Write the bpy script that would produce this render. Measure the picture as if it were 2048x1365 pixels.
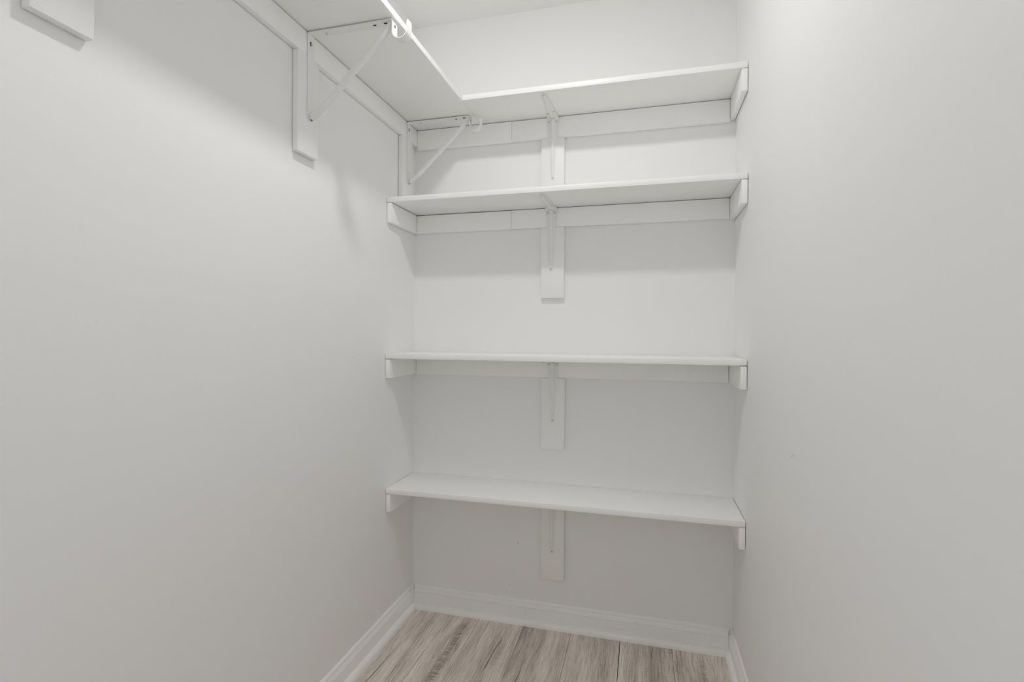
import bpy, bmesh, math, random
from mathutils import Matrix, Vector

# ------------------------------------------------------------------ clean
for o in list(bpy.data.objects):
    bpy.data.objects.remove(o, do_unlink=True)
scene = bpy.context.scene
C = scene.collection
random.seed(7)

# ------------------------------------------------------------------ camera
W = 1.2567            # closet width  (x: 0 = left wall, W = right wall)
H = 2.4384            # ceiling height
YF = -2.20            # closet side of the front wall (its doorway is just behind the camera)
cam_d = bpy.data.cameras.new('camera')
cam = bpy.data.objects.new('camera', cam_d)
C.objects.link(cam)
yaw, roll = 0.2552, 0.0063
fw = Vector((-math.sin(yaw), math.cos(yaw), 0))
rt = Vector((math.cos(yaw), math.sin(yaw), 0))
up = Vector((0, 0, 1))
r2 = rt * math.cos(roll) + up * math.sin(roll)
u2 = -rt * math.sin(roll) + up * math.cos(roll)
m = Matrix.Identity(4)
for i in range(3):
    m[i][0], m[i][1], m[i][2] = r2[i], u2[i], -fw[i]
m.translation = (0.9417, -1.9676, 1.1460)
cam.matrix_world = m
cam_d.sensor_fit = 'HORIZONTAL'
cam_d.sensor_width = 36.0
cam_d.lens = 1012.33 / 2048 * 36.0
cam_d.shift_y = -12.75 / 2048
cam_d.clip_start = 0.02
scene.camera = cam

# ------------------------------------------------------------------ world (even daylight of the room outside the doorway), exposure
world = bpy.data.worlds.new('world')
scene.world = world
world.use_nodes = True
bg = world.node_tree.nodes['Background']
bg.inputs['Color'].default_value = (0.97, 0.985, 1.0, 1)
bg.inputs['Strength'].default_value = 0.70
LAMP_STRENGTH = 200.0
vs = scene.view_settings
vs.view_transform = 'Standard'
vs.look = 'None'
vs.exposure = 0.15
vs.gamma = 1.0
vs.use_curve_mapping = False
# a small white closet: let the light bounce from wall to wall as often as it really does
scene.cycles.max_bounces = 11
scene.cycles.diffuse_bounces = 10
scene.cycles.glossy_bounces = 3
scene.cycles.caustics_reflective = False
scene.cycles.use_adaptive_sampling = True
scene.cycles.adaptive_threshold = 0.025
scene.cycles.caustics_refractive = False


# ------------------------------------------------------------------ node helper
class N:
    def __init__(self, name):
        self.mat = bpy.data.materials.new(name)
        self.mat.use_nodes = True
        self.t = self.mat.node_tree
        self.bsdf = self.t.nodes['Principled BSDF']

    def node(self, kind, **kw):
        n = self.t.nodes.new(kind)
        for k, v in kw.items():
            setattr(n, k, v)
        return n

    def link(self, a, b):
        self.t.links.new(a, b)

    def val(self, sock, v):
        if hasattr(v, 'is_output') or isinstance(v, bpy.types.NodeSocket):
            self.link(v, sock)
        else:
            sock.default_value = v

    def math(self, op, a, b=0.0, c=None, clamp=False):
        n = self.node('ShaderNodeMath', operation=op, use_clamp=clamp)
        self.val(n.inputs[0], a)
        self.val(n.inputs[1], b)
        if c is not None:
            self.val(n.inputs[2], c)
        return n.outputs[0]

    def noise(self, vec, scale, detail=3.0, rough=0.5, dist=0.0):
        n = self.node('ShaderNodeTexNoise')
        self.link(vec, n.inputs['Vector'])
        n.inputs['Scale'].default_value = scale
        n.inputs['Detail'].default_value = detail
        n.inputs['Roughness'].default_value = rough
        n.inputs['Distortion'].default_value = dist
        return n.outputs['Fac']

    def scaled(self, vec, s, off=None):
        n = self.node('ShaderNodeVectorMath', operation='MULTIPLY')
        self.link(vec, n.inputs[0])
        n.inputs[1].default_value = s
        if off is None:
            return n.outputs[0]
        a = self.node('ShaderNodeVectorMath', operation='ADD')
        self.link(n.outputs[0], a.inputs[0])
        self.link(off, a.inputs[1])
        return a.outputs[0]

    def mix(self, fac, a, b):
        n = self.node('ShaderNodeMix', data_type='RGBA')
        self.val(n.inputs['Factor'], fac)
        self.val(n.inputs['A'], a)
        self.val(n.inputs['B'], b)
        return n.outputs['Result']

    def ramp(self, fac, lo, hi):
        n = self.node('ShaderNodeMapRange', clamp=True)
        self.link(fac, n.inputs['Value'])
        n.inputs['From Min'].default_value = lo
        n.inputs['From Max'].default_value = hi
        return n.outputs['Result']

    def bump(self, h, strength, dist):
        n = self.node('ShaderNodeBump')
        n.inputs['Strength'].default_value = strength
        n.inputs['Distance'].default_value = dist
        self.link(h, n.inputs['Height'])
        self.link(n.outputs['Normal'], self.bsdf.inputs['Normal'])

    def pos(self):
        return self.node('ShaderNodeNewGeometry').outputs['Position']


def rgb(c, k=1.0):
    return (c[0] * k, c[1] * k, c[2] * k, 1)


# ------------------------------------------------------------------ materials
def wall_paint(name, col, smudge=0.03, seam=False):
    n = N(name)
    p = n.pos()
    blot = n.ramp(n.noise(p, 2.3, 3, 0.6), 0.35, 0.75)
    c = n.mix(n.math('MULTIPLY', blot, smudge), rgb(col), rgb(col, 0.80))
    # faint grubby speckles
    sp = n.ramp(n.noise(n.scaled(p, (30, 22, 46)), 1.0, 2, 0.6), 0.68, 0.78)
    zone = n.ramp(n.noise(p, 1.7, 2), 0.52, 0.68)
    c = n.mix(n.math('MULTIPLY', n.math('MULTIPLY', sp, zone), 0.07), c, rgb(col, 0.6))
    if seam:   # roller lap of a touch-up coat at taped drywall joint height
        sx = n.node('ShaderNodeSeparateXYZ')
        n.link(p, sx.inputs[0])
        zz = n.math('ADD', sx.outputs['Z'], n.math('MULTIPLY', n.noise(p, 9, 4), 0.03))
        below = n.ramp(zz, 1.296, 1.288)
        c = n.mix(n.math('MULTIPLY', below, 0.022), c, rgb(col, 0.5))
    n.link(c, n.bsdf.inputs['Base Color'])
    n.bsdf.inputs['Roughness'].default_value = 0.55
    n.bsdf.inputs['Specular IOR Level'].default_value = 0.35
    n.bump(n.noise(p, 150, 1, 0.6), 0.10, 0.0012)
    return n.mat


def trim_paint(name, col, rough=0.38, grain=(6, 40, 40), strength=0.10):
    n = N(name)
    p = n.pos()
    g = n.noise(n.scaled(p, grain), 6.0, 2, 0.6)
    dirt = n.ramp(n.noise(p, 17, 3, 0.65), 0.60, 0.78)
    c = n.mix(n.math('MULTIPLY', g, 0.06), rgb(col), rgb(col, 0.75))
    c = n.mix(n.math('MULTIPLY', dirt, 0.10), c, rgb((col[0] * .74, col[1] * .71, col[2] * .66)))
    n.link(c, n.bsdf.inputs['Base Color'])
    n.bsdf.inputs['Roughness'].default_value = rough
    n.bsdf.inputs['Specular IOR Level'].default_value = 0.4
    if strength > 0:
        n.bump(g, strength, 0.001)
    return n.mat


def plain(name, col, rough=0.5, metal=0.0):
    n = N(name)
    p = n.pos()
    v = n.noise(p, 160, 2, 0.5)
    n.link(n.mix(n.math('MULTIPLY', v, 0.12), rgb(col), rgb(col, 0.7)), n.bsdf.inputs['Base Color'])
    n.bsdf.inputs['Roughness'].default_value = rough
    n.bsdf.inputs['Metallic'].default_value = metal
    return n.mat


WALL = (0.885, 0.885, 0.880)
M_WALL = wall_paint('wall_paint', WALL)
M_WALL_L = wall_paint('wall_paint_touched_up', WALL, 0.045, True)
M_CEIL = wall_paint('ceiling_paint', (0.89, 0.888, 0.88), 0.02)
M_SHELF_X = trim_paint('shelf_paint_lengthwise', (0.95, 0.95, 0.938), 0.36, (4, 50, 50), 0.05)
M_SHELF_Y = trim_paint('shelf_paint_depthwise', (0.95, 0.95, 0.938), 0.36, (50, 4, 50), 0.05)
M_UP = trim_paint('backer_paint_upright', (0.91, 0.91, 0.898), 0.42, (50, 50, 4), 0.12)
M_BASE = trim_paint('baseboard_paint', (0.92, 0.92, 0.912), 0.28, (3, 3, 3), 0.0)
M_STEEL = plain('white_coated_steel', (0.88, 0.88, 0.868), 0.30)
M_SCREW = plain('painted_screw', (0.62, 0.61, 0.585), 0.40)
M_HOLE = plain('empty_screw_hole', (0.03, 0.028, 0.025), 0.8)
M_NICK = plain('wall_nick', (0.50, 0.48, 0.45), 0.8)
M_CHIP = plain('paint_chip', (0.70, 0.69, 0.67), 0.7)
M_SUB = plain('subfloor', (0.10, 0.08, 0.065), 0.9)
M_METALBASE = plain('lamp_base_enamel', (0.82, 0.82, 0.80), 0.35)


def lamp_glass():
    n = N('lit_opal_glass')
    n.bsdf.inputs['Base Color'].default_value = (0.9, 0.9, 0.88, 1)
    n.bsdf.inputs['Emission Color'].default_value = (1.0, 0.994, 0.992, 1)
    n.bsdf.inputs['Emission Strength'].default_value = LAMP_STRENGTH
    return n.mat


M_GLASS = lamp_glass()


def plank_mat():
    n = N('greyed_oak_vinyl_plank')
    p = n.pos()
    oi = n.node('ShaderNodeObjectInfo')
    rnd = oi.outputs['Random']
    comb = n.node('ShaderNodeCombineXYZ')
    n.link(n.math('MULTIPLY', rnd, 37.0), comb.inputs[0])
    n.link(n.math('MULTIPLY', rnd, 19.0), comb.inputs[1])
    off = comb.outputs[0]
    # warp so that the streaks wander like real grain
    warp = n.noise(n.scaled(p, (11, 3.0, 1), off), 1.0, 3)
    sx = n.node('ShaderNodeSeparateXYZ')
    n.link(p, sx.inputs[0])
    X, Y = sx.outputs['X'], sx.outputs['Y']
    xw = n.math('ADD', X, n.math('MULTIPLY', n.math('SUBTRACT', warp, 0.5), 0.035))
    cw = n.node('ShaderNodeCombineXYZ')
    n.link(xw, cw.inputs[0])
    n.link(Y, cw.inputs[1])
    n.link(rnd, cw.inputs[2])
    pw = cw.outputs[0]
    broad = n.noise(n.scaled(pw, (22, 2.6, 30), off), 1.0, 3, 0.55)
    mid = n.noise(n.scaled(pw, (130, 4.5, 30), off), 1.0, 4, 0.6)
    fine = n.noise(n.scaled(pw, (640, 15, 30), off), 1.0, 4, 0.65)
    cross = n.noise(n.scaled(pw, (45, 240, 30), off), 1.0, 3, 0.6)
    A = (0.830, 0.752, 0.678, 1)      # pale greige
    B = (0.325, 0.268, 0.228, 1)      # brown grain
    Cc = (0.840, 0.775, 0.715, 1)     # washed highlights
    f = n.math('ADD', n.math('MULTIPLY', n.ramp(broad, 0.38, 0.68), 0.42),
               n.math('MULTIPLY', n.ramp(mid, 0.42, 0.70), 0.20))
    f = n.math('ADD', f, n.math('MULTIPLY', n.ramp(fine, 0.48, 0.64), 0.52), clamp=True)
    c = n.mix(f, A, B)
    # pale lime-washed pores
    pale = n.math('MULTIPLY', n.ramp(fine, 0.46, 0.30), n.ramp(broad, 0.40, 0.62))
    c = n.mix(n.math('MULTIPLY', pale, 0.55), c, Cc)
    # saw-mark patches : crosswise dashes inside drifting bands
    patch = n.ramp(n.noise(n.scaled(pw, (16, 3.2, 30), off), 1.0, 2), 0.60, 0.70)
    dash = n.ramp(cross, 0.42, 0.62)
    c = n.mix(n.math('MULTIPLY', n.math('MULTIPLY', patch, dash), 0.60), c, (0.235, 0.190, 0.165, 1))

    def band(x0, k, half, y1, y0):
        """printed dark saw-mark band, wandering along the plank"""
        cen = n.math('ADD', n.math('MULTIPLY', Y, k), x0)
        dx = n.math('ABSOLUTE', n.math('SUBTRACT', X, n.math('ADD', cen, n.math('MULTIPLY', n.math('SUBTRACT', cross, 0.5), 0.05))))
        a = n.ramp(dx, half, half * 0.35)
        e = n.math('MULTIPLY', n.ramp(Y, y0 - 0.05, y0 + 0.03), n.ramp(Y, y1 + 0.04, y1 - 0.03))
        return n.math('MULTIPLY', a, e)

    b1 = band(0.262, 0.010, 0.020, -0.06, -0.60)
    c = n.mix(n.math('MULTIPLY', n.math('MULTIPLY', b1, n.ramp(cross, 0.30, 0.58)), 0.80), c, (0.225, 0.178, 0.150, 1))
    b2 = band(1.14, 0.0, 0.016, -0.05, -0.30)
    c = n.mix(n.math('MULTIPLY', n.math('MULTIPLY', b2, n.ramp(cross, 0.34, 0.60)), 0.65), c, (0.235, 0.190, 0.165, 1))
    b3 = band(0.985, 0.0, 0.045, 0.05, -0.40)
    c = n.mix(n.math('MULTIPLY', n.math('MULTIPLY', b3, n.ramp(mid, 0.25, 0.60)), 0.70), c, (0.300, 0.250, 0.220, 1))
    b4 = band(0.505, 0.02, 0.040, 0.05, -0.30)
    c = n.mix(n.math('MULTIPLY', n.math('MULTIPLY', b4, n.ramp(mid, 0.30, 0.65)), 0.60), c, (0.300, 0.248, 0.212, 1))

    def crack(x0, k, y1, y0, half, wob):
        """printed drying crack"""
        w = n.math('MULTIPLY', n.math('SUBTRACT', n.noise(n.scaled(p, (1, 26, 1)), 1.0, 3), 0.5), wob)
        cen = n.math('ADD', n.math('ADD', n.math('MULTIPLY', Y, k), x0), w)
        dx = n.math('ABSOLUTE', n.math('SUBTRACT', X, cen))
        a = n.ramp(dx, half, half * 0.4)
        e = n.math('MULTIPLY', n.ramp(Y, y0, y0 + 0.03), n.ramp(Y, y1, y1 - 0.05))
        return n.math('MULTIPLY', a, e)

    cr = crack(0.4375, 0.062, -0.115, -0.335, 0.0021, 0.012)
    for args in ((0.4330, 0.022, -0.335, -0.47, 0.0017, 0.010), (0.8618, 0.0, 0.10, -0.265, 0.0020, 0.008), (0.0870, 0.050, -0.29, -0.60, 0.0020, 0.014),
                 (0.5450, 0.02, -0.20, -0.42, 0.0013, 0.016), (0.1900, 0.03, -0.22, -0.52, 0.0011, 0.016),
                 (0.9830, 0.10, 0.0, -0.12, 0.0014, 0.012), (1.0600, 0.0, -0.02, -0.30, 0.0012, 0.014)):
        cr = n.math('MAXIMUM', cr, crack(*args))
    c = n.mix(n.math('MULTIPLY', cr, 0.85), c, (0.045, 0.034, 0.028, 1))
    # tone of each plank
    tone = n.node('ShaderNodeHueSaturation')
    n.link(n.math('ADD', n.math('MULTIPLY', rnd, 0.16), 0.90), tone.inputs['Value'])
    tone.inputs['Saturation'].default_value = 0.92
    n.link(c, tone.inputs['Color'])
    n.link(tone.outputs['Color'], n.bsdf.inputs['Base Color'])
    n.bsdf.inputs['Roughness'].default_value = 0.48
    n.bsdf.inputs['Specular IOR Level'].default_value = 0.35
    n.bump(n.math('SUBTRACT', n.math('ADD', fine, n.math('MULTIPLY', mid, 0.5)), cr), 0.22, 0.0010)
    return n.mat


M_PLANK = plank_mat()

# ------------------------------------------------------------------ object helpers
WLOC = {}          # world position of every object's origin


def place(o, loc, parent=None):
    C.objects.link(o)
    loc = Vector(loc)
    if parent is not None:
        o.parent = parent
        o.location = loc - WLOC[parent.name]
    else:
        o.location = loc
    WLOC[o.name] = loc
    return o


def empty(name, loc):
    o = bpy.data.objects.new(name, None)
    o.empty_display_size = 0.05
    return place(o, loc)


def tag(o, label=None, cat=None, group=None, kind=None):
    if label:
        o['label'] = label
    if cat:
        o['category'] = cat
    if group:
        o['group'] = group
    if kind:
        o['kind'] = kind
    return o


def bm_obj(name, bm, mat, loc, parent=None, smooth=None):
    """bm in coordinates local to loc"""
    bmesh.ops.recalc_face_normals(bm, faces=bm.faces[:])
    me = bpy.data.meshes.new(name)
    bm.to_mesh(me)
    bm.free()
    me.materials.append(mat)
    if smooth is not None:
        for f in me.polygons:
            f.use_smooth = True
        me.set_sharp_from_angle(angle=math.radians(smooth))
    return place(bpy.data.objects.new(name, me), loc, parent)


def shared(name, me, loc, parent=None):
    return place(bpy.data.objects.new(name, me), loc, parent)


def box_bm(sx, sy, sz, bev=0.0, seg=1):
    bm = bmesh.new()
    bmesh.ops.create_cube(bm, size=1.0)
    bmesh.ops.scale(bm, vec=(sx, sy, sz), verts=bm.verts[:])
    if bev > 0:
        bmesh.ops.bevel(bm, geom=bm.edges[:], offset=bev, segments=seg, affect='EDGES', profile=0.5)
    return bm


def board(name, x0, x1, y0, y1, z0, z1, mat, parent=None, bev=0.0012, seg=2, tilt=0.0):
    """a sawn board with softened edges, origin at its centre"""
    bm = box_bm(x1 - x0, y1 - y0, z1 - z0, bev, seg)
    if tilt:
        bmesh.ops.rotate(bm, cent=(0, 0, 0), matrix=Matrix.Rotation(tilt, 3, 'Y'), verts=bm.verts[:])
    return bm_obj(name, bm, mat, ((x0 + x1) / 2, (y0 + y1) / 2, (z0 + z1) / 2), parent, 40)


def boxes(name, lst, mat, origin, parent=None):
    """several boxes of one solid piece of the shell"""
    bm = bmesh.new()
    for (x0, x1, y0, y1, z0, z1) in lst:
        r = bmesh.ops.create_cube(bm, size=1.0)
        bmesh.ops.scale(bm, vec=(x1 - x0, y1 - y0, z1 - z0), verts=r['verts'])
        bmesh.ops.translate(bm, vec=Vector(((x0 + x1) / 2, (y0 + y1) / 2, (z0 + z1) / 2)) - Vector(origin), verts=r['verts'])
    return bm_obj(name, bm, mat, origin, parent)


def extrude_profile(name, prof, a, b, out, mat, parent=None, loc=None):
    """profile (d from wall, z) swept from a to b along the floor; out = direction away from the wall"""
    a, b, out = Vector(a), Vector(b), Vector(out)
    loc = Vector(loc) if loc is not None else (a + b) / 2
    bm = bmesh.new()
    rows = []
    for p0, mit in ((a, 1), (b, -1)):
        rows.append([bm.verts.new(p0 + out * d + Vector((0, 0, z)) - loc) for d, z in prof])
    k = len(prof)
    for i in range(k):
        j = (i + 1) % k
        bm.faces.new((rows[0][i], rows[0][j], rows[1][j], rows[1][i]))
    bm.faces.new(rows[0][::-1])
    bm.faces.new(rows[1])
    return bm_obj(name, bm, mat, loc, parent, 50)


# ------------------------------------------------------------------ the shell
T = 0.10
YO = -2.32      # outer face of the front wall
tag(boxes('wall_back', [(-T, W + T, 0, T, -0.02, H + 0.05)], M_WALL, (W / 2, 0, 0)),
    'white painted back wall of the closet behind the four shelves', 'wall', kind='structure')
tag(boxes('wall_left', [(-T, 0, YO, 0, -0.02, H + 0.05)], M_WALL_L, (0, YF / 2, 0)),
    'white painted side wall under the deep shelf with rod hooks', 'wall', kind='structure')
tag(boxes('wall_right', [(W, W + T, YO, 0, -0.02, H + 0.05)], M_WALL, (W, YF / 2, 0)),
    'bare white painted side wall without a shelf along it', 'wall', kind='structure')
DX0, DX1, DH = 0.30, 1.06, 2.04
tag(boxes('wall_front', [(0, DX0, YO, YF, -0.02, H + 0.05), (DX1, W, YO, YF, -0.02, H + 0.05), (DX0, DX1, YO, YF, DH, H + 0.05)],
          M_WALL, (W / 2, YF, 0)),
    'white painted front wall with the doorway opening', 'wall', kind='structure')
tag(boxes('ceiling', [(0, W, YO, 0, H, H + 0.05)], M_CEIL, (W / 2, YF / 2, H)),
    'white painted closet ceiling', 'ceiling', kind='structure')

floor = tag(boxes('floor', [(0, W, -3.0, 0, -0.030, -0.0055)], M_SUB, (W / 2, -1.3, -0.0055)),
            'greyed oak plank floor with dark drying cracks', 'floor', kind='structure')
PW, X0 = 0.185, -0.063
for k in range(8):
    xa, xb = X0 + k * PW, X0 + (k + 1) * PW
    xa, xb = max(xa, 0.004), min(xb, W - 0.004)
    if xb - xa < 0.02:
        continue
    ends = [-0.003, -0.75 - 0.37 * ((k * 2) % 3) / 2 - 0.1 * (k % 2), -2.0 + 0.12 * (k % 3), -3.0]
    for a, b in zip(ends[:-1], ends[1:]):
        board('plank', xa + 0.0004, xb - 0.0004, b + 0.0004, a - 0.0004, -0.0050, 0.0, M_PLANK, floor, 0.0007, 1)

# baseboards with a separate shoe moulding
BB = [(0, 0), (0.0140, 0), (0.0140, 0.0610), (0.0132, 0.0630), (0.0145, 0.0652), (0.0146, 0.0670), (0.0128, 0.0686), (0.0124, 0.0700), (0.0112, 0.0742),
      (0.0086, 0.0780), (0.0076, 0.0800), (0.0083, 0.0822), (0.0082, 0.0845), (0.0066, 0.0880), (0.0044, 0.0910), (0.0018, 0.0930), (0, 0.0930)]
SH = [(0.0140, 0), (0.0300, 0)] + [(0.0140 + 0.016 * math.cos(t), 0.006 + 0.019 * math.sin(t)) for t in [math.radians(a) for a in (0, 15, 30, 45, 60, 75, 90)]]
E_ = 0.0003
for nm, a, b, out, lab in (
        ('baseboard_back', (0, -E_, 0), (W, -E_, 0), (0, -1, 0), 'white moulded baseboard along the back wall below the lowest shelf'),
        ('baseboard_left', (E_, 0, 0), (E_, YF, 0), (1, 0, 0), 'white moulded baseboard along the side wall under the rod hooks'),
        ('baseboard_right', (W - E_, 0, 0), (W - E_, YF, 0), (-1, 0, 0), 'white moulded baseboard along the bare side wall')):
    if nm == 'baseboard_back':
        a, b = (0.0147, -E_, 0), (W - 0.0147, -E_, 0)
    o = extrude_profile(nm, BB, a, b, out, M_BASE)
    tag(o, lab, 'baseboard', kind='structure')
    sa, sb = Vector(a), Vector(b)
    extrude_profile('shoe_moulding', SH, sa, sb, out, M_BASE, o)
o = extrude_profile('baseboard_front', BB, (0.013, YF + E_, 0), (DX0 - 0.06, YF + E_, 0), (0, 1, 0), M_BASE)
tag(o, 'white moulded baseboard on the doorway wall', 'baseboard', kind='structure')
tr = tag(boxes('trim_1', [(DX0, DX0 + 0.015, YO, YF, 0, DH), (DX1 - 0.015, DX1, YO, YF, 0, DH), (DX0 + 0.015, DX1 - 0.015, YO, YF, DH - 0.015, DH),
                          (DX0 - 0.055, DX0 + 0.01, YF, YF + 0.014, 0, DH + 0.055), (DX0 + 0.01, DX1 + 0.055, YF, YF + 0.014, DH - 0.01, DH + 0.055), (DX1 - 0.01, DX1 + 0.055, YF, YF + 0.014, 0, DH - 0.01)],
               M_BASE, (DX0, YF, 0)), 'white door jamb and casing around the closet doorway', 'trim', kind='structure')

# small nail holes and nicks left in the paint
def nick(parent, pos, axis, w, h, rot=0.0, name='nail_hole', mat=None):
    bm = bmesh.new()
    bmesh.ops.create_cone(bm, cap_ends=True, segments=8, radius1=0.5, radius2=0.42, depth=0.0006)
    bmesh.ops.scale(bm, vec=(w, h, 1), verts=bm.verts[:])
    bmesh.ops.rotate(bm, cent=(0, 0, 0), matrix=Matrix.Rotation(rot, 3, 'Z'), verts=bm.verts[:])
    R = Matrix.Rotation(math.radians(90), 3, 'X')
    if axis == 'x':
        R = Matrix.Rotation(math.radians(90), 3, 'Z') @ R
    bmesh.ops.rotate(bm, cent=(0, 0, 0), matrix=R, verts=bm.verts[:])
    bm_obj(name, bm, mat or M_NICK, pos, parent)


ob = bpy.data.objects
for x, z, w, h, r in ((0.459, 0.313, 0.003, 0.008, 0.0), (0.427, 0.139, 0.005, 0.004, 0.0)):
    nick(ob['wall_back'], (x, -0.0002, z), 'y', w, h, r)
for y, z, w, h, r in ((-0.744, 0.885, 0.002, 0.007, 0.5), (-0.733, 0.880, 0.0016, 0.006, -0.5), (-0.752, 0.889, 0.002, 0.004, 1.2)):
    nick(ob['wall_right'], (W - 0.0002, y, z), 'x', w, h, r, 'paint_chip', M_CHIP)
for y, z, w, h, r in ((-0.42, 1.074, 0.003, 0.006, 0.8), (-0.405, 1.079, 0.002, 0.004, 0.4), (-0.47, 1.070, 0.004, 0.002, 0.0), (-0.36, 0.47, 0.003, 0.004, 0)):
    nick(ob['wall_left'], (0.0002, y, z), 'x', w, h, r, 'paint_chip', M_CHIP)

# ------------------------------------------------------------------ the ceiling light that lights the closet
LX, LY = 0.63, -0.965
lamp = empty('ceiling_light', (LX, LY, H))
tag(lamp, 'small round flush ceiling light with a lit flat diffuser', 'ceiling light')
bm = bmesh.new()                      # shallow enamel pan with a turned-down rim
rim = [(0.0, 0.0), (0.062, 0.0), (0.068, -0.006), (0.068, -0.020), (0.065, -0.023), (0.058, -0.023), (0.054, -0.019), (0.0, -0.019)]
rings = [[bm.verts.new((r * math.cos(math.tau * i / 40), r * math.sin(math.tau * i / 40), z)) for i in range(40)] for r, z in rim[1:-1]]
for a_, b_ in zip(rings[:-1], rings[1:]):
    for i in range(40):
        bm.faces.new((a_[i], a_[(i + 1) % 40], b_[(i + 1) % 40], b_[i]))
bm.faces.new(rings[0])
bm.faces.new(rings[-1])
bm_obj('lamp_base', bm, M_METALBASE, (LX, LY, H - 0.0002), lamp, 40)
bm = bmesh.new()                      # lit diffuser disc
rings = []
for r, z in ((0.050, 0.0), (0.050, -0.005), (0.046, -0.0095), (0.038, -0.0130), (0.022, -0.0160)):
    rings.append([bm.verts.new((r * math.cos(math.tau * i / 36), r * math.sin(math.tau * i / 36), z)) for i in range(36)])
for a_, b_ in zip(rings[:-1], rings[1:]):
    for i in range(36):
        bm.faces.new((a_[i], a_[(i + 1) % 36], b_[(i + 1) % 36], b_[i]))
bm.faces.new(rings[0])
bm.faces.new(rings[-1])
bm_obj('diffuser', bm, M_GLASS, (LX, LY, H - 0.0195), lamp, 40)

# ------------------------------------------------------------------ hardware meshes (shared between alike brackets)
def screw_mesh():
    bm = bmesh.new()
    bmesh.ops.create_cone(bm, cap_ends=True, segments=12, radius1=0.0042, radius2=0.0028, depth=0.0022)
    r = bmesh.ops.create_cube(bm, size=1.0)          # raised rim beside the driver slot
    bmesh.ops.scale(bm, vec=(0.0010, 0.0044, 0.0012), verts=r['verts'])
    bmesh.ops.translate(bm, vec=(0, 0, 0.0012), verts=r['verts'])
    bmesh.ops.recalc_face_normals(bm, faces=bm.faces[:])
    me = bpy.data.meshes.new('screw')
    bm.to_mesh(me)
    bm.free()
    me.materials.append(M_SCREW)
    return me


def hole_mesh():
    bm = bmesh.new()
    bmesh.ops.create_cone(bm, cap_ends=True, segments=10, radius1=0.5, radius2=0.5, depth=0.0006)
    bmesh.ops.scale(bm, vec=(0.0105, 0.0062, 1), verts=bm.verts[:])
    me = bpy.data.meshes.new('screw_hole')
    bm.to_mesh(me)
    bm.free()
    me.materials.append(M_HOLE)
    return me


SCREW, HOLE = screw_mesh(), hole_mesh()


def lerp(a, b, t):
    return a + (b - a) * t


def finish(bm, name, mat, ang=35):
    bmesh.ops.remove_doubles(bm, verts=bm.verts[:], dist=1e-6)
    bmesh.ops.recalc_face_normals(bm, faces=bm.faces[:])
    me = bpy.data.meshes.new(name)
    bm.to_mesh(me)
    bm.free()
    me.materials.append(mat)
    for f in me.polygons:
        f.use_smooth = True
    me.set_sharp_from_angle(angle=math.radians(ang))
    return me


def loft(rows, bm, close=True):
    vr = [[bm.verts.new(p) for p in r] for r in rows]
    n = len(rows[0])
    for a, b in zip(vr[:-1], vr[1:]):
        for i in range(n if close else n - 1):
            j = (i + 1) % n
            bm.faces.new((a[i], a[j], b[j], b[i]))
    bm.faces.new(vr[0][::-1])
    bm.faces.new(vr[-1])


ARM, LEG = 0.198, 0.249


def stamped_bracket():
    """pressed steel L bracket; corner at the origin, arm along -y under the shelf, leg along -z on the wall"""
    rows = []      # (y, z, ny, nz, half width, rib half width, rib height)
    for t in (0, 0.015, 0.04, 0.07, 0.10, 0.2, 0.4, 0.6, 0.8, 0.92, 1.0):
        s = lerp(ARM, 0.014, t)
        hw = lerp(0.0098, 0.0205, t) * (0.55 if t == 0 else 0.85 if t < 0.02 else 1)
        rh = 0.0 if t < 0.035 else min(1, (t - 0.035) / 0.07) * lerp(0.0050, 0.0105, t)
        rows.append((-s, -0.0022, 0, -1, hw, lerp(0.0062, 0.0092, t), rh))
    for k in range(1, 8):
        f = math.radians(90 * k / 8)
        bulge = math.sin(2 * f)
        rows.append((-0.014 + 0.0118 * math.sin(f), -0.014 + 0.0118 * math.cos(f), -math.sin(f), -math.cos(f), 0.0205 + 0.0028 * bulge,
                     0.0095, 0.0105 + 0.0100 * bulge))
    for t in (0, 0.03, 0.07, 0.10, 0.3, 0.5, 0.7, 0.82, 0.90, 0.93, 0.97, 0.99, 1.0):
        s = lerp(0.014, LEG, t)
        hw = (0.0222 if t < 0.08 else lerp(0.0207, 0.0068, (t - 0.08) / 0.92)) * (0.6 if t == 1 else 0.88 if t > 0.985 else 1)
        rh = (lerp(0.0105, 0.0052, t) * min(1, max(0, (0.92 - t) / 0.10)))
        rows.append((-0.0022, -s, -1, 0, hw, lerp(0.0092, 0.0050, t), rh))
    bm = bmesh.new()
    sec = []
    for (y, z, ny, nz, hw, rw, rh) in rows:
        rw = min(rw, hw * 0.8)
        pts = [(-hw, -0.0018), (-hw, 0), (-rw, 0), (-rw * 0.78, rh * 0.6), (-rw * 0.42, rh * 0.94), (0, rh), (rw * 0.42, rh * 0.94),
               (rw * 0.78, rh * 0.6), (rw, 0), (hw, 0), (hw, -0.0018)]
        sec.append([Vector((x, y + ny * h, z + nz * h)) for x, h in pts])
    loft(sec, bm)
    return finish(bm, 'bracket', M_STEEL, 40)


STAMPED = stamped_bracket()


def add_stamped(parent, x, y, z):
    """y = face of the backer board, z = underside of the shelf"""
    b = shared('bracket', STAMPED, (x, y, z), parent)
    b['label'] = 'ribbed white steel shelf bracket'
    for dx, dz in ((-0.0150, -0.0205), (0.0150, -0.0205), (0, -0.2395)):
        s = shared('screw', SCREW, (x + dx, y - 0.0032, z + dz), b)
        s.rotation_euler = (math.radians(90), 0, 0)
    for dy, dx in ((-0.050, 0.012), (-0.036, -0.013), (-0.188, 0.0)):
        s = shared('screw', SCREW, (x + dx, y + dy, z - 0.0032), b)
        s.rotation_euler = (math.radians(180), 0, 0)
    return b


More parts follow.
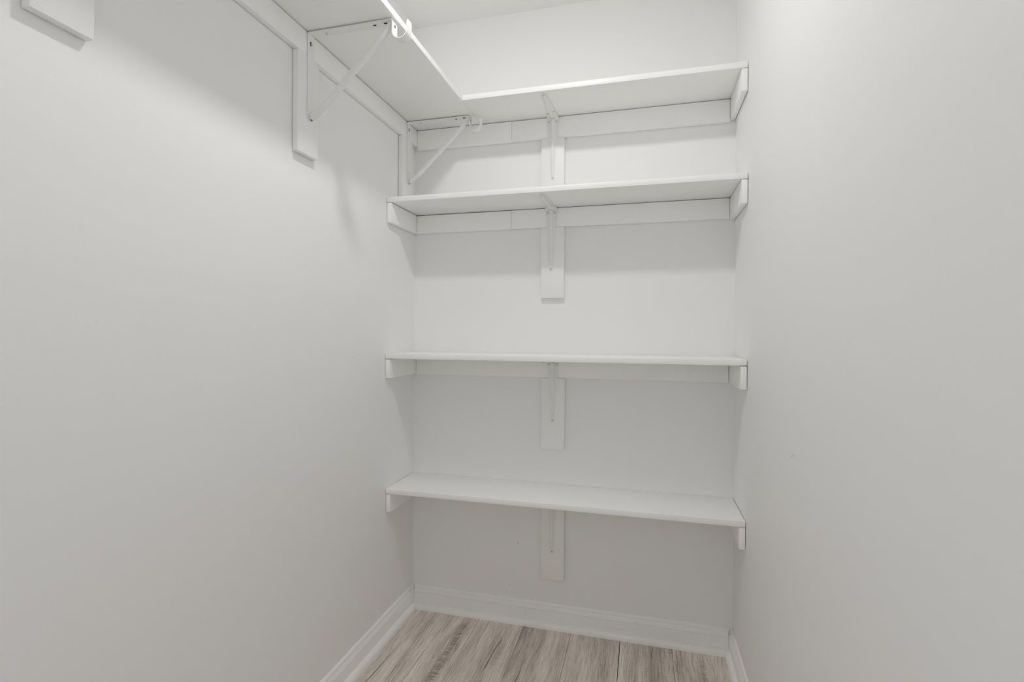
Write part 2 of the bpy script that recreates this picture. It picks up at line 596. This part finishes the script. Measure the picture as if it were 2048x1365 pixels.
def strip_along(path, hw, thick, bm, taper=None):
    """flat strip (wide in y) following path points (x, z)"""
    rows = []
    n = len(path)
    for i, (x, z) in enumerate(path):
        a = path[max(i - 1, 0)]
        b = path[min(i + 1, n - 1)]
        tx, tz = b[0] - a[0], b[1] - a[1]
        l = math.hypot(tx, tz)
        nx, nz = -tz / l, tx / l
        w = hw * (taper[i] if taper else 1)
        h = thick / 2
        rows.append([Vector((x + nx * h, -w, z + nz * h)), Vector((x + nx * h, w, z + nz * h)),
                     Vector((x - nx * h, w, z - nz * h)), Vector((x - nx * h, -w, z - nz * h))])
    loft(rows, bm)


def rod_bracket_meshes():
    # mounting strip : wall leg + shelf arm in one bent strip
    bm = bmesh.new()
    th = 0.0024
    path = [(0.0014, -0.2480), (0.0014, -0.2455), (0.0014, -0.2410), (0.0014, -0.236), (0.0014, -0.10), (0.0014, -0.008), (0.0022, -0.0045), (0.0050, -0.0030),
            (0.010, -0.0034), (0.12, -0.0042), (0.250, -0.0034), (0.262, -0.0030)]
    strip_along(path, 0.0132, th, bm, [0.45, 0.75, 0.95] + [1] * 9)
    strip = finish(bm, 'mounting_strip', M_STEEL)
    # brace : pressed channel with flattened ends
    bm = bmesh.new()
    p0, p1 = Vector((0.0045, 0, -0.2440)), Vector((0.2570, 0, -0.0085))
    ax = (p1 - p0).normalized()
    nn = Vector((ax.z, 0, -ax.x))       # pointing down and outwards
    rows = []
    L = (p1 - p0).length
    for s, hw, dep in ((0, 0.0060, 0.0022), (0.003, 0.0100, 0.0026), (0.009, 0.0122, 0.0030), (0.018, 0.0122, 0.0040), (0.030, 0.0105, 0.0080),
                       (0.060, 0.0098, 0.0105), (0.13, 0.0095, 0.0108), (0.22, 0.0095, 0.0108), (L - 0.045, 0.0095, 0.0104), (L - 0.025, 0.0100, 0.0070),
                       (L - 0.012, 0.0108, 0.0034), (L, 0.0105, 0.0024)):
        c = p0 + ax * s
        rows.append([c + Vector((0, yy * hw, 0)) + nn * dd for yy, dd in
                     ((-1, 0), (-0.98, dep * 0.55), (-0.78, dep * 0.9), (-0.4, dep), (0.4, dep), (0.78, dep * 0.9), (0.98, dep * 0.55), (1, 0))])
    loft(rows, bm)
    brace = finish(bm, 'brace', M_STEEL, 45)
    # rod hook : strip dropping from the arm and curling up into a cup
    bm = bmesh.new()
    cx, cz, R = 0.2840, -0.0375, 0.0210
    path = [(0.2560, -0.0050), (0.2600, -0.0056), (0.2622, -0.0080), (cx - R, -0.013), (cx - R, -0.028), (cx - R, cz)]
    for k in range(1, 13):
        a = math.pi + math.pi * k / 12
        path.append((cx + R * math.cos(a), cz + R * math.sin(a)))
    path += [(cx + R + 0.0004, -0.030), (cx + R + 0.0010, -0.020), (cx + R + 0.0016, -0.0115), (cx + R + 0.0018, -0.0090)]
    strip_along(path, 0.0140, 0.0020, bm, [1] * (len(path) - 2) + [0.9, 0.6])
    hook = finish(bm, 'rod_hook', M_STEEL)
    return strip, brace, hook


STRIP, BRACE, HOOK = rod_bracket_meshes()


def add_rod_bracket(parent, x, y, z):
    """x = face of the cleat, y = middle of the strip, z = underside of the shelf"""
    b = shared('rod_bracket', STRIP, (x, y, z), parent)
    b['label'] = 'white steel shelf bracket with an empty rod cup'
    shared('brace', BRACE, (x, y, z), b)
    shared('rod_hook', HOOK, (x, y, z), b)
    for dz, off in ((-0.030, 0.0), (-0.2425, 0.0040)):
        h = shared('screw_hole', HOLE, (x + 0.0028 + off, y - 0.0010, z + dz), b)
        h.rotation_euler = (0, math.radians(90), 0)
        h.scale = (1.25, 1.3, 1)
        s = shared('screw', SCREW, (x + 0.0036 + off, y + 0.0022, z + dz), b)
        s.rotation_euler = (0, math.radians(90), 0)
        s.scale = (1.0, 1.0, 0.8)
    sc = shared('screw', SCREW, (x + 0.052, y + 0.002, z - 0.0056), b)
    sc.rotation_euler = (math.radians(180), 0, 0)
    for dx, dy in ((0.203, 0.001), (0.236, 0.0)):
        shared('screw_hole', HOLE, (x + dx, y + dy, z - 0.0052), b)
    hh = shared('screw_hole', HOLE, (x + 0.2638, y + 0.001, z - 0.0175), b)
    hh.rotation_euler = (0, math.radians(90), 0)
    return b


# ------------------------------------------------------------------ the four shelves on the back wall
TH = 0.019          # board thickness
CT = 0.019          # cleat thickness
GAP = 0.0019        # crack between shelf and cleat
BK = 0.0016         # crack between boards and walls
SIDE = 0.2945       # reach of the deep shelf on the left wall
SHELVES = [
    # top z, depth, cleat heights (left, back, right), backer x0, x1, backer bottom, bracket x, label
    (2.0163, 0.2335, (None, 0.0790, 0.0715), 0.5480, 0.6385, 1.6630, 0.5925,
     'topmost white shelf on the back wall, butting against the deep side shelf'),
    (1.6614, 0.2430, (0.0745, 0.0730, 0.0760), 0.5495, 0.6400, 1.2905, 0.5885,
     'white back-wall shelf that the upright backer boards above stand on'),
    (1.0717, 0.2480, (0.0715, 0.0725, 0.0735), 0.5540, 0.6445, 0.7005, 0.5980,
     'white back-wall shelf mounted next above the lowest one'),
    (0.5608, 0.2380, (0.0680, 0.0700, 0.0690), 0.5570, 0.6465, 0.1914, 0.5990,
     'lowest white shelf on the back wall, above the baseboard'),
]
for i, (zt, D, (hl, hb, hr), bx0, bx1, bz, brx, lab) in enumerate(SHELVES):
    zb = zt - TH
    root = empty('wall_shelf', (W / 2, 0, zb))
    tag(root, lab, 'shelf', 'shelves across the back wall')
    xs0 = (SIDE + 0.0030) if i == 0 else 0.0016
    sb = board('shelf_board', xs0, W - 0.0026, -D, -BK, zb, zt, M_SHELF_X, root, 0.0012, 2)
    if i == 0:                       # this end is cut to follow the edge of the deep side shelf
        for v in sb.data.vertices:
            if v.co.x < 0:
                v.co.x += 0.0115 * (v.co.y - D / 2)
    ct = zb - GAP
    # cleats along the back wall : the two upper ones are pieced together from two boards
    if i in (0, 1):
        xj = 0.4265
        board('cleat', CT + 0.0004, xj, -CT - 0.0014, -BK, ct - hb - 0.0005, ct - (0.0008 if i else 0), M_SHELF_X, root)
        board('cleat', xj + 0.0008, W - CT - 0.0022, -CT + 0.0006, -BK, ct - hb, ct, M_SHELF_X, root)
    else:
        board('cleat', CT + 0.0004, W - CT - 0.0022, -CT + 0.0006, -BK, ct - hb, ct, M_SHELF_X, root)
    if hl:
        board('cleat', BK, CT, -D + 0.0015, -BK, ct - hl, ct, M_SHELF_Y, root, 0.0018, 2)
    board('cleat', W - CT - 0.0014, W - 0.0022, -D + 0.0012, -BK, ct - hr, ct, M_SHELF_Y, root, 0.0020, 2)
    board('backer_board', bx0, bx1, -CT - 0.0004, -BK, bz, ct - hb - 0.0009, M_UP, root, 0.0012, 2)
    add_stamped(root, brx, -CT - 0.0002, zb - 0.0004)

# ------------------------------------------------------------------ the deep shelf with rod brackets on the left wall
zt = 2.0165
zb = zt - TH
root = empty('hanging_shelf', (0, -0.95, zb))
tag(root, 'deep white shelf with empty rod cups along the side wall', 'shelf')
YE = YF + 0.016
bm = bmesh.new()
x_at = lambda y: 0.2965 + 0.0115 * y
pts = [(0.0015, YE), (x_at(YE), YE), (x_at(-0.0015), -0.0015), (0.0015, -0.0015)]
lo = [bm.verts.new((x - 0.147, y + 0.95, -TH / 2)) for x, y in pts]
hi = [bm.verts.new((x - 0.147, y + 0.95, TH / 2)) for x, y in pts]
bm.faces.new(lo[::-1])
bm.faces.new(hi)
for k in range(4):
    bm.faces.new((lo[k], lo[(k + 1) % 4], hi[(k + 1) % 4], hi[k]))
bmesh.ops.bevel(bm, geom=bm.edges[:], offset=0.0012, segments=2, affect='EDGES', profile=0.5)
bm_obj('shelf_board', bm, M_SHELF_Y, (0.147, -0.95, zb + TH / 2), root, 40)
ZC = 1.9307
board('cleat', BK, CT, YE, -BK, ZC, zb - 0.0017, M_SHELF_Y, root)
for y0, y1, z0, yb in ((-0.1515, -0.0620, 1.6630, -0.1020), (-0.7735, -0.6830, 1.6500, -0.7225), (-1.4000, -1.3040, 1.6500, -1.3460)):
    board('backer_board', BK, CT + 0.0003, y0, y1, z0, ZC - 0.0006, M_UP, root, 0.0014, 2)
    add_rod_bracket(root, CT + 0.0006, yb, zb - 0.0006)
